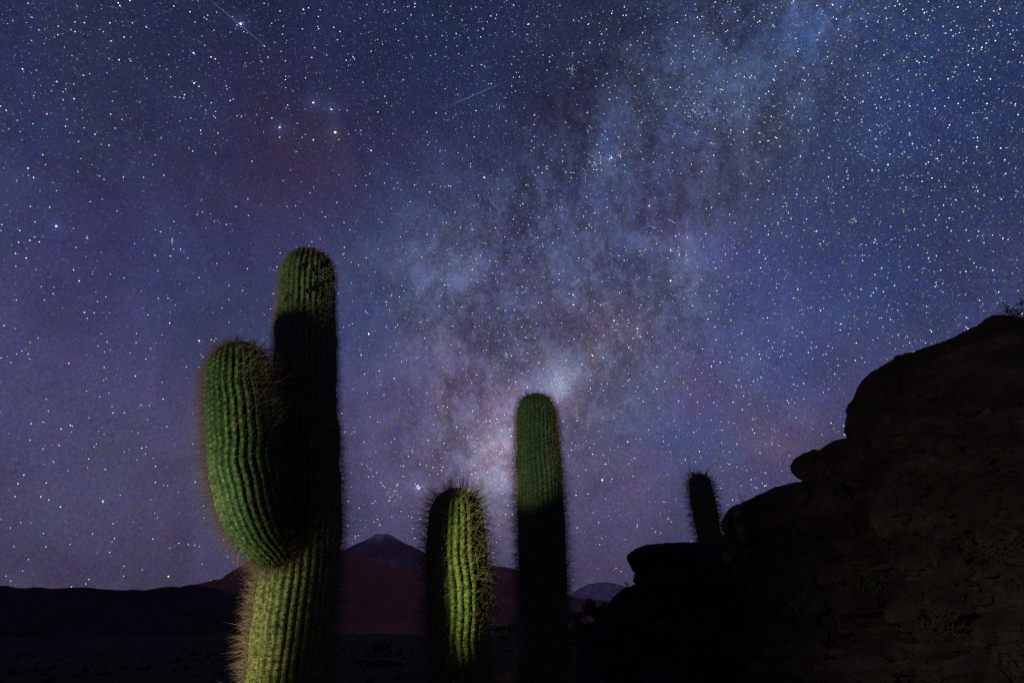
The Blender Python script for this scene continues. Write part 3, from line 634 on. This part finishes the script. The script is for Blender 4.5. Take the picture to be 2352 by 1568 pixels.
def stem(name, ctrl, ribs, M_body, M_spine, parent, root_loc, dome=1.15, spine_len=.06, per=9, areole=.03, step=.0085, ribdepth=.12,
         base_close=False, seed=0, top_spine=1.0, curve_spine=0.0, sp_rad=.0008, tone=1.0, len_fn=None, phase=0.0, pale_top=0.0):
    """ribbed column: ctrl = (px, py, half width px, depth) from bottom to top"""
    W_ = []
    for (px, py, hw, dep) in ctrl:
        p = at(px, py, dep); W_.append((p.x, p.y, p.z, hw * mpp(p)))
    cur = catmull(W_, 24)
    seg = np.linalg.norm(np.diff(cur[:, :3], axis=0), axis=1); s = np.concatenate([[0], np.cumsum(seg)]); Ltot = s[-1]
    ns = int(Ltot / step); u = np.linspace(0, Ltot, ns)
    hd = cur[-1, 3] * dome
    # denser rings near the tip
    tip = Ltot - hd * (1 - np.sin(np.linspace(0, math.pi / 2, 46)))
    u = np.concatenate([u[u < Ltot - hd], tip])
    cx = np.interp(u, s, cur[:, 0]); cy = np.interp(u, s, cur[:, 1]); cz = np.interp(u, s, cur[:, 2]); rr = np.interp(u, s, cur[:, 3])
    q = np.clip((u - (Ltot - hd)) / hd, 0, 1); dm = np.clip(1 - q ** 2.15, 0, 1) ** .5
    if base_close:
        bq = np.clip(1 - u / (rr.max() * 1.1), 0, 1); dm = dm * (np.clip(1 - bq ** 2, 0, 1) ** .5)
    ctr = np.stack([cx, cy, cz], 1); T = np.gradient(ctr, axis=0); T /= np.linalg.norm(T, axis=1)[:, None] + 1e-9
    T[-30:] = T[-30:].mean(0); T /= np.linalg.norm(T, axis=1)[:, None]
    ref = np.array((0, 1, 0.0)); A = np.cross(T, ref); A /= np.linalg.norm(A, axis=1)[:, None]; B = np.cross(A, T)
    nps = 7; NA = ribs * nps; th = np.arange(NA) / NA * 2 * math.pi
    off = len(u)
    V = np.zeros((off, NA, 3)); felt = np.zeros((off, NA))
    rs_ = np.random.default_rng(seed + 11)
    ribph = rs_.uniform(0, 1, ribs); ribw = rs_.uniform(.85, 1.15, ribs)
    ribid = np.floor(((th * ribs / (2 * math.pi)) + .5) % ribs).astype(int)
    wob_s = np.interp(u, np.linspace(0, Ltot, 14), rs_.normal(0, .05, 14)) + phase      # slow twist of the ribs
    for i in range(off):
        ph = th * ribs / 2
        rp = np.abs(np.cos(ph)) ** .62
        ar = (u[i] / areole + ribph[ribid]) % 1
        tub = np.exp(-((ar - .5) ** 2) / .035)
        lump = .018 * np.array([math.sin(u[i] * 9 + seed + 2.1 * math.sin(u[i] * 3))]) 
        r = rr[i] * dm[i] * (1 - ribdepth + ribdepth * rp * ribw[ribid] + .018 * tub * rp * .6 + lump)
        a = th + wob_s[i]
        V[i] = ctr[i] + r[:, None] * (np.cos(a)[:, None] * A[i] + np.sin(a)[:, None] * B[i])
        felt[i] = (rp > .86) * tub
    nz = np.array([noise.noise(Vector(v) * 11 + Vector((seed, 0, 0))) for v in V[::3, ::3].reshape(-1, 3)]).reshape(V[::3, ::3].shape[:2])
    nzf = np.repeat(np.repeat(nz, 3, 0)[:off], 3, 1)[:, :NA]
    kk = np.ones(5) / 5
    nzf = np.apply_along_axis(lambda m_: np.convolve(np.concatenate([m_[:2], m_, m_[-2:]]), kk, 'valid'), 0, nzf)
    nzf = (np.roll(nzf, 1, 1) + nzf + np.roll(nzf, -1, 1)) / 3
    out = V - ctr[:, None, :]
    V = V + out * (nzf * .055)[:, :, None]
    idx = np.arange(off * NA).reshape(off, NA); nx_ = np.roll(idx, -1, 1)
    Fs = np.stack([idx[:-1], nx_[:-1], nx_[1:], idx[1:]], 2).reshape(-1, 4)
    me = fast_mesh(name, V.reshape(-1, 3) - np.array(root_loc), Fs)
    fa = me.attributes.new('felt', 'FLOAT', 'POINT'); fa.data.foreach_set('value', felt.astype(np.float32).ravel())
    body = link(name, me, M_body, parent)
    # spines, in a fan at every areole
    SVt = []; SFt = []; tones = []; base_i = 0
    tips = []; r_ = np.random.default_rng(seed + 5)
    pitch_u = areole
    for k in range(ribs):
        a0 = 2 * math.pi * k / ribs
        nu = int(Ltot / pitch_u)
        for j in range(nu + 1):
            uu = (j + .5 - ribph[k]) * pitch_u
            if uu < 0.02 or uu > Ltot - .004: continue
            i = int(np.searchsorted(u, uu)); i = min(i, off - 1)
            a = a0 + wob_s[i]
            nrm = math.cos(a) * A[i] + math.sin(a) * B[i]
            rad_ = rr[i] * dm[i] * (1 + .01)
            p = ctr[i] + nrm * rad_
            if p[2] < -.05: continue
            tq = q[i]; N_ = nrm * (1 - tq ** 3) + T[i] * (tq ** 2.2); N_ /= np.linalg.norm(N_)
            tang = np.cross(T[i], nrm)
            npl = per + (4 if tq > .55 else 0)
            if tq > .8 and (k + j) % 2: continue
            ln0 = spine_len * (len_fn(uu / Ltot) if len_fn else 1.0) * (1 + (top_spine - 1) * max(0, (uu / Ltot - .9) * 10))
            for _ in range(npl):
                sd = r_.normal(0, .62, 2)
                dirn = N_ + tang * sd[0] + T[i] * (sd[1] - .08); dirn /= np.linalg.norm(dirn)
                ln = ln0 * r_.uniform(.35, 1.15) * (1.0 if r_.random() > .16 else 1.35)
                bend = T[i] * ln * r_.normal(0, .10) + tang * ln * r_.normal(0, .08) - np.array((0, 0, 1)) * ln * curve_spine
                tips.append((p, dirn, ln, bend, r_.uniform(.3, 1) * tone * (1 + 1.6 * pale_top * max(0, min(1, (uu / Ltot - .78) * 8)))))
    P0 = np.array([t[0] for t in tips]); Dn = np.array([t[1] for t in tips]); Ln = np.array([t[2] for t in tips]); Bd = np.array([t[3] for t in tips]); Tn = np.array([t[4] for t in tips])
    e1 = np.cross(Dn, np.array((.3, .2, .93))); e1 /= np.linalg.norm(e1, axis=1)[:, None] + 1e-9; e2 = np.cross(Dn, e1)
    n = len(P0); VV = np.zeros((n, 7, 3))
    mid = P0 + Dn * (Ln * .5)[:, None]; end = P0 + Dn * Ln[:, None] + Bd
    for k in range(3):
        c_, s_ = math.cos(k * 2.0944), math.sin(k * 2.0944)
        VV[:, k] = P0 + (e1 * c_ + e2 * s_) * sp_rad; VV[:, 3 + k] = mid + (e1 * c_ + e2 * s_) * sp_rad * .75
    VV[:, 6] = end
    ff = [(0, 1, 4), (0, 4, 3), (1, 2, 5), (1, 5, 4), (2, 0, 3), (2, 3, 5), (3, 4, 6), (4, 5, 6), (5, 3, 6)]
    FF = (np.array(ff)[None] + (np.arange(n) * 7)[:, None, None]).reshape(-1, 3)
    ms = fast_mesh('spines', VV.reshape(-1, 3) - np.array(root_loc), FF, False)
    ta = ms.attributes.new('tone', 'FLOAT', 'POINT'); ta.data.foreach_set('value', np.repeat(Tn, 7).astype(np.float32))
    link('spines', ms, M_spine, body, kind='stuff')
    return body

def wound(px, py, dep, w, h, parent, root_loc, seed):
    """dark dried wound in the skin"""
    p = at(px, py, dep); s = mpp(p); V = []; n = 16; rg = 6
    nrm = (Vector((0, 0, CAMZ)) - p).normalized(); ax = nrm.cross(Vector((0, 0, 1))).normalized(); ay = nrm.cross(ax)
    for i in range(rg + 1):
        f = i / rg
        for k in range(n):
            a = 2 * math.pi * k / n; r = f * (1 + .3 * noise.noise(Vector((math.cos(a) * 2, math.sin(a) * 2, seed))))
            hgt = .006 * (1 - f ** 2) + .012 * math.exp(-((f - .75) / .2) ** 2) - .02 * (1 - f) - .012 * (f > .99)
            V.append(p + ax * (w * s * r * math.cos(a)) + ay * (h * s * r * math.sin(a)) + nrm * hgt - Vector(root_loc))
    Fs = [(i * n + k, i * n + (k + 1) % n, (i + 1) * n + (k + 1) % n, (i + 1) * n + k) for i in range(rg) for k in range(n)]
    link('scar', fast_mesh('scar', V, Fs), M_scar, parent)

G_C = 'cacti'
b1 = at(650, 2100, 3.25); L1 = (b1.x, b1.y, 0)
c1 = empty('cactus', L1, label='tallest forked cactus with one fat arm on its left and torchlight on head and base', category='cactus', group=G_C)
lf = lambda t: np.interp(t, [0, .3, .55, .78, .88, 1], [1.5, 1.45, 1.1, .8, .5, .45])
trunk = stem('trunk', [(640, 2130, 100, 3.2), (650, 1850, 97, 3.2), (662, 1640, 93, 3.22), (668, 1500, 91, 3.24), (680, 1380, 90, 3.25), (697, 1250, 82, 3.27), (706, 1120, 74, 3.3), (704, 1000, 70, 3.3), (701, 900, 68, 3.3),
              (702, 780, 67, 3.3), (704, 690, 63, 3.3), (707, 630, 61, 3.3), (709, 577, 57, 3.3)], 32, M_c1, M_sp, c1, L1, dome=1.25, ribdepth=.15, spine_len=.068, per=9, sp_rad=.0006, pale_top=1.0, seed=1, len_fn=lf)
arm = stem('arm', [(662, 1290, 34, 3.18), (632, 1258, 50, 3.05), (606, 1218, 64, 2.98), (584, 1150, 76, 2.92), (569, 1060, 82, 2.88), (559, 960, 80, 2.87), (552, 880, 73, 2.87), (549, 830, 66, 2.87), (548, 790, 60, 2.87)],
           30, M_c1a, M_sp, c1, L1, dome=1.1, spine_len=.058, per=9, sp_rad=.0006, tone=.7, base_close=True, ribdepth=.15, seed=2, len_fn=lambda t: np.interp(t, [0, .3, .8, 1], [1.4, 1.7, 1.5, 1.1]))
wound(664, 686, 3.135, 11, 12, trunk, L1, 1); wound(691, 614, 3.105, 8, 7, trunk, L1, 2); wound(708, 668, 3.095, 7, 6, trunk, L1, 3); wound(722, 617, 3.105, 7, 9, trunk, L1, 5)

b2 = at(1056, 1900, 3.6); L2 = (b2.x, b2.y, 0)
c2 = empty('cactus', L2, label='short middle cactus with long spines and a bright green lit strip down its front', category='cactus', group=G_C)
stem('trunk', [(1056, 2000, 76, 3.6), (1054, 1700, 75, 3.6), (1053, 1500, 73, 3.6), (1051, 1360, 71, 3.6), (1048, 1260, 68, 3.6), (1047, 1180, 62, 3.6), (1047, 1120, 57, 3.6)], 26, M_c2, M_sp, c2, L2,
     dome=1.2, spine_len=.112, per=5, seed=3, sp_rad=.00095, top_spine=1.1, ribdepth=.14)

b3 = at(1250, 1700, 5.2); L3 = (b3.x, b3.y, 0)
c3 = empty('cactus', L3, label='tall straight single cactus right of the middle one with only its top half lit', category='cactus', group=G_C)
stem('trunk', [(1252, 1640, 56, 5.2), (1250, 1450, 55, 5.2), (1246, 1320, 54, 5.2), (1242, 1180, 53, 5.2), (1238, 1080, 51, 5.2), (1234, 1000, 48, 5.2), (1231, 950, 44, 5.2), (1231, 905, 42, 5.2)], 28, M_c3, M_sp, c3, L3,
     dome=1.1, spine_len=.105, per=6, areole=.034, seed=4, sp_rad=.0011, step=.011, len_fn=lambda t: np.interp(t, [0, .5, .85, 1], [1.1, 1.05, .8, .7]))

b4 = at(1628, 1262, 6.75); L4 = (b4.x, b4.y, b4.z)
c4 = empty('cactus', L4, label='small black cactus silhouette leaning left on top of the rock ledge', category='cactus', group=G_C)
def low_stem(): 
    return stem('trunk', [(1636, 1275, 24, 6.75), (1630, 1235, 26, 6.75), (1622, 1190, 28.5, 6.75), (1615, 1150, 27.5, 6.75), (1609, 1118, 25, 6.75), (1604, 1087, 22, 6.75)], 15, M_c3, M_sp, c4, L4,
     dome=1.0, spine_len=.12, per=8, areole=.045, seed=6, sp_rad=.0016, step=.012, top_spine=1.25)
low_stem()

# ------------------------------------------------------------------ shrubs
def shrub(px, py, hpx, wpx, label, seed, dep=None, leafy=.6, stems=9, twist=.5, group='shrubs among the rocks', name='shrub'):
    p = at(px, py, dep) if dep else hit(px, py)
    if p is None: return
    s = mpp(p); H = hpx * s; Wd = wpx * s; r_ = random.Random(seed)
    V = []; Fs = []; LV = []; LF = []
    def tube(a, b, ra, rb):
        d = (b - a).normalized(); e = d.cross(Vector((.3, .9, .1))).normalized(); f = d.cross(e); i0 = len(V)
        for (c, r) in ((a, ra), (b, rb)):
            for k in range(4): V.append(c + (e * math.cos(k * 1.5708) + f * math.sin(k * 1.5708)) * r)
        for k in range(4): Fs.append((i0 + k, i0 + (k + 1) % 4, i0 + 4 + (k + 1) % 4, i0 + 4 + k))
    def grow(a, d, ln, rad_, lvl):
        n = 3; c = a
        for i in range(n):
            d = (d + Vector((r_.gauss(0, 1), r_.gauss(0, 1), r_.gauss(0, .6))) * .22 * twist * 2).normalized()
            e = c + d * ln / n; tube(c, e, rad_ * (1 - i * .22), rad_ * (.8 - i * .22)); c = e
            if lvl < 3:
                for _ in range(2 if lvl else 1):
                    sd = (d + Vector((r_.gauss(0, 1), r_.gauss(0, 1), r_.gauss(.2, .6))) * .8).normalized()
                    grow(c, sd, ln * r_.uniform(.4, .62), rad_ * .55, lvl + 1)
            if lvl >= 2 and r_.random() < leafy:
                for _ in range(3):
                    o_ = c + Vector((r_.gauss(0, 1), r_.gauss(0, 1), r_.gauss(0, 1))) * ln * .12
                    u = Vector((r_.gauss(0, 1), r_.gauss(0, 1), r_.gauss(0, 1))).normalized() * H * .035
                    w = Vector((r_.gauss(0, 1), r_.gauss(0, 1), r_.gauss(0, 1))).normalized() * H * .018
                    i0 = len(LV); LV.extend([o_ - u, o_ - w, o_ + u, o_ + w]); LF.append((i0, i0 + 1, i0 + 2, i0 + 3))
    for k in range(stems):
        a = 6.28 * k / stems + r_.random()
        d = Vector((math.cos(a) * Wd / H * .5, math.sin(a) * Wd / H * .5, 1)).normalized()
        grow(Vector((math.cos(a), math.sin(a), 0)) * Wd * .06 - Vector((0, 0, .03 * H)), d, H * r_.uniform(.6, .85), H * .013 + .001, 0)
    root = empty(name, p, label=label, category='shrub', group=group)
    link('branches', fast_mesh('branches', V, Fs), M_twig, root)
    if LV: link('leaves', fast_mesh('leaves', LV, LF, False), M_leaf, root, kind='stuff')
shrub(2338, 735, 42, 60, 'bare twiggy shrub on the summit boulder at the right edge', 1, 7.75, .15, 8)
shrub(1440, 1362, 26, 34, 'small forked dry plant beside the left end of the ledge', 2, 6.2, .0, 4)
shrub(1658, 1212, 34, 22, 'thin twig plant in the notch right of the small cactus', 3, 7.0, .0, 3)
shrub(1706, 1160, 18, 10, 'tiny twig sticking up from the sloping slab', 4, 7.1, .0, 2)
shrub(1322, 1432, 22, 34, 'low round bush right of the third cactus at the edge of the plain', 5, 9.5, 1.0, 12)
shrub(1372, 1425, 36, 50, 'dense dark bush at the foot of the ledge', 6, 6.6, 1.0, 14)
shrub(1152, 1452, 16, 30, 'low bush between second and third cactus', 7, 14, 1.0, 12)
shrub(1178, 1456, 24, 34, 'dark bush touching the left side of the third cactus', 8, 11, 1.0, 12)
for i, (x, y, h, w, lab) in enumerate([(1850, 1440, 60, 70, 'spindly dry shrub low on the slope'), (2000, 1380, 70, 60, 'dry shrub beside the long mid-slope slab'),
        (2160, 1480, 70, 80, 'dry shrub near the bottom right'), (1700, 1520, 50, 60, 'dry shrub at the bottom right of centre'),
        (1600, 1330, 46, 46, 'dry shrub against the face of the ledge rock'), (1740, 1250, 40, 46, 'dry shrub under the small cactus'), (880, 1500, 26, 60, 'low scrub on the dark ground right of the forked cactus'),
        (1500, 1500, 40, 60, 'low scrub at the foot of the slope'), (2300, 1300, 70, 70, 'dry shrub high on the right edge slope')]):
    shrub(x, y, h, w, lab, 20 + i, None, .45, 9)

def tuft(px, py, hpx, seed, label):
    p = hit(px, py)
    if p is None: return
    H = hpx * mpp(p); r_ = random.Random(seed); V = []; Fs = []
    for _ in range(70):
        a = r_.random() * 6.28; lean = r_.uniform(.1, .75); h = H * r_.uniform(.5, 1.1); w = H * .012
        b = Vector((math.cos(a), math.sin(a), 0)) * H * .08 * r_.random(); d = Vector((math.cos(a) * lean, math.sin(a) * lean, 1)).normalized(); sd = Vector((-math.sin(a), math.cos(a), 0)) * w
        m_ = b + d * h * .55; e = b + d * h + Vector((math.cos(a), math.sin(a), -.5)) * h * .12 * lean; i0 = len(V)
        V += [b - sd, b + sd, m_ + sd * .7, m_ - sd * .7, e]; Fs += [(i0, i0 + 1, i0 + 2), (i0, i0 + 2, i0 + 3), (i0 + 3, i0 + 2, i0 + 4)]
    o = link('grass_tuft', fast_mesh('grass_tuft', V, Fs, False), M_grass, label=label, category='grass tuft', group='dry grass tufts on the slope'); o.location = p
for i, (x, y, h, lab) in enumerate([(1930, 1440, 46, 'dry grass tuft below the broad mid-slope slab'), (2080, 1440, 40, 'dry grass tuft beside the thick low slab'), (2210, 1380, 44, 'dry grass tuft between the thick slab and the right edge'),
        (1820, 1400, 34, 'dry grass tuft by the tilted slab right of the ledge'), (1690, 1450, 34, 'dry grass tuft above the wide low slab'), (2150, 1300, 40, 'dry grass tuft in the middle of the right slope'), (1560, 1500, 34, 'dry grass tuft at the foot of the slope'),
        (2290, 1530, 50, 'dry grass tuft in the bottom right corner'), (1960, 1230, 34, 'dry grass tuft under the rounded boulder of the bluff'), (1640, 1300, 30, 'dry grass tuft on the face below the small cactus')]): tuft(x, y, h, 60 + i, lab)

# stones too many to count
def gravel():
    V = []; Fs = []; r_ = random.Random(3)
    for _ in range(2600):
        a = r_.uniform(.25, 2.9); d = 2.2 + 22 * r_.random() ** 1.6
        x, y = d * math.cos(a), d * math.sin(a); z = ground_z(x, y); s = r_.uniform(.015, .07) * (1 + d * .05)
        i0 = len(V); ax = [s * r_.uniform(.6, 1.3) for _ in range(3)]; rot = r_.random() * 6.28
        for v in octv:
            q = Vector((v[0] * ax[0], v[1] * ax[1], v[2] * ax[2] * .6)) + Vector((r_.gauss(0, .2), r_.gauss(0, .2), r_.gauss(0, .1))) * s
            V.append((x + q.x * math.cos(rot) - q.y * math.sin(rot), y + q.x * math.sin(rot) + q.y * math.cos(rot), z + q.z))
        Fs += [tuple(int(k) + i0 for k in f) for f in octf]
    link('gravel', fast_mesh('gravel', V, Fs), M_ground, kind='stuff', label='loose stones scattered over the dark ground')
gravel()

# ------------------------------------------------------------------ thin night air over the plain
def haze():
    x, y0, y1, z0, z1 = 12500, -2500, 12800, PZ - 40, 1250
    V = [(a, b, c) for a in (-x, x) for b in (y0, y1) for c in (z0, z1)]
    Fs = [(0, 1, 3, 2), (4, 6, 7, 5), (0, 4, 5, 1), (2, 3, 7, 6), (0, 2, 6, 4), (1, 5, 7, 3)]
    me = bpy.data.meshes.new('haze'); me.from_pydata(V, [], Fs)
    m = bpy.data.materials.new('night_air'); m.use_nodes = True; t = m.node_tree; t.nodes.clear()
    v = t.nodes.new('ShaderNodeVolumePrincipled'); v.inputs['Color'].default_value = (.92, .94, 1, 1); v.inputs['Density'].default_value = 1.5e-5
    o = t.nodes.new('ShaderNodeOutputMaterial'); t.links.new(v.outputs[0], o.inputs['Volume'])
    link('haze', me, m, kind='stuff', label='thin night haze over the plain and the far mountains')
haze()

# ------------------------------------------------------------------ grit and broken stones lying on the slope
def scree():
    V = []; Fs = []; r_ = random.Random(9); ico = []
    g = (1 + 5 ** .5) / 2
    iv = [(-1, g, 0), (1, g, 0), (-1, -g, 0), (1, -g, 0), (0, -1, g), (0, 1, g), (0, -1, -g), (0, 1, -g), (g, 0, -1), (g, 0, 1), (-g, 0, -1), (-g, 0, 1)]
    if_ = [(0, 11, 5), (0, 5, 1), (0, 1, 7), (0, 7, 10), (0, 10, 11), (1, 5, 9), (5, 11, 4), (11, 10, 2), (10, 7, 6), (7, 1, 8), (3, 9, 4), (3, 4, 2), (3, 2, 6), (3, 6, 8), (3, 8, 9), (4, 9, 5), (2, 4, 11), (6, 2, 10), (8, 6, 7), (9, 8, 1)]
    n = 0
    while n < 2600:
        px, py = r_.uniform(1280, 2500), r_.uniform(860, 1567)
        o = Vector((0, 0, CAMZ)); h = hill_bvh.ray_cast(o, ray(px, py).normalized())
        if h[0] is None: continue
        n += 1
        p = h[0] + Vector((r_.gauss(0, .05), 0, 0)); s = .018 + .05 * r_.random() ** 3 * (1.6 if r_.random() < .3 else 1)
        i0 = len(V); ax = [s * r_.uniform(.5, 1.2) for _ in range(3)]
        for v in iv:
            V.append((p.x + v[0] * ax[0] * r_.uniform(.6, 1.1), p.y + v[1] * ax[1] * r_.uniform(.6, 1.1), p.z + .2 * s + v[2] * ax[2] * .6 * r_.uniform(.6, 1.1)))
        Fs += [tuple(k + i0 for k in f) for f in if_]
    link('scree', fast_mesh('scree', V, Fs, False), M_rock, kind='stuff', label='broken stones and grit lying all over the dark rocky slope')
scree()
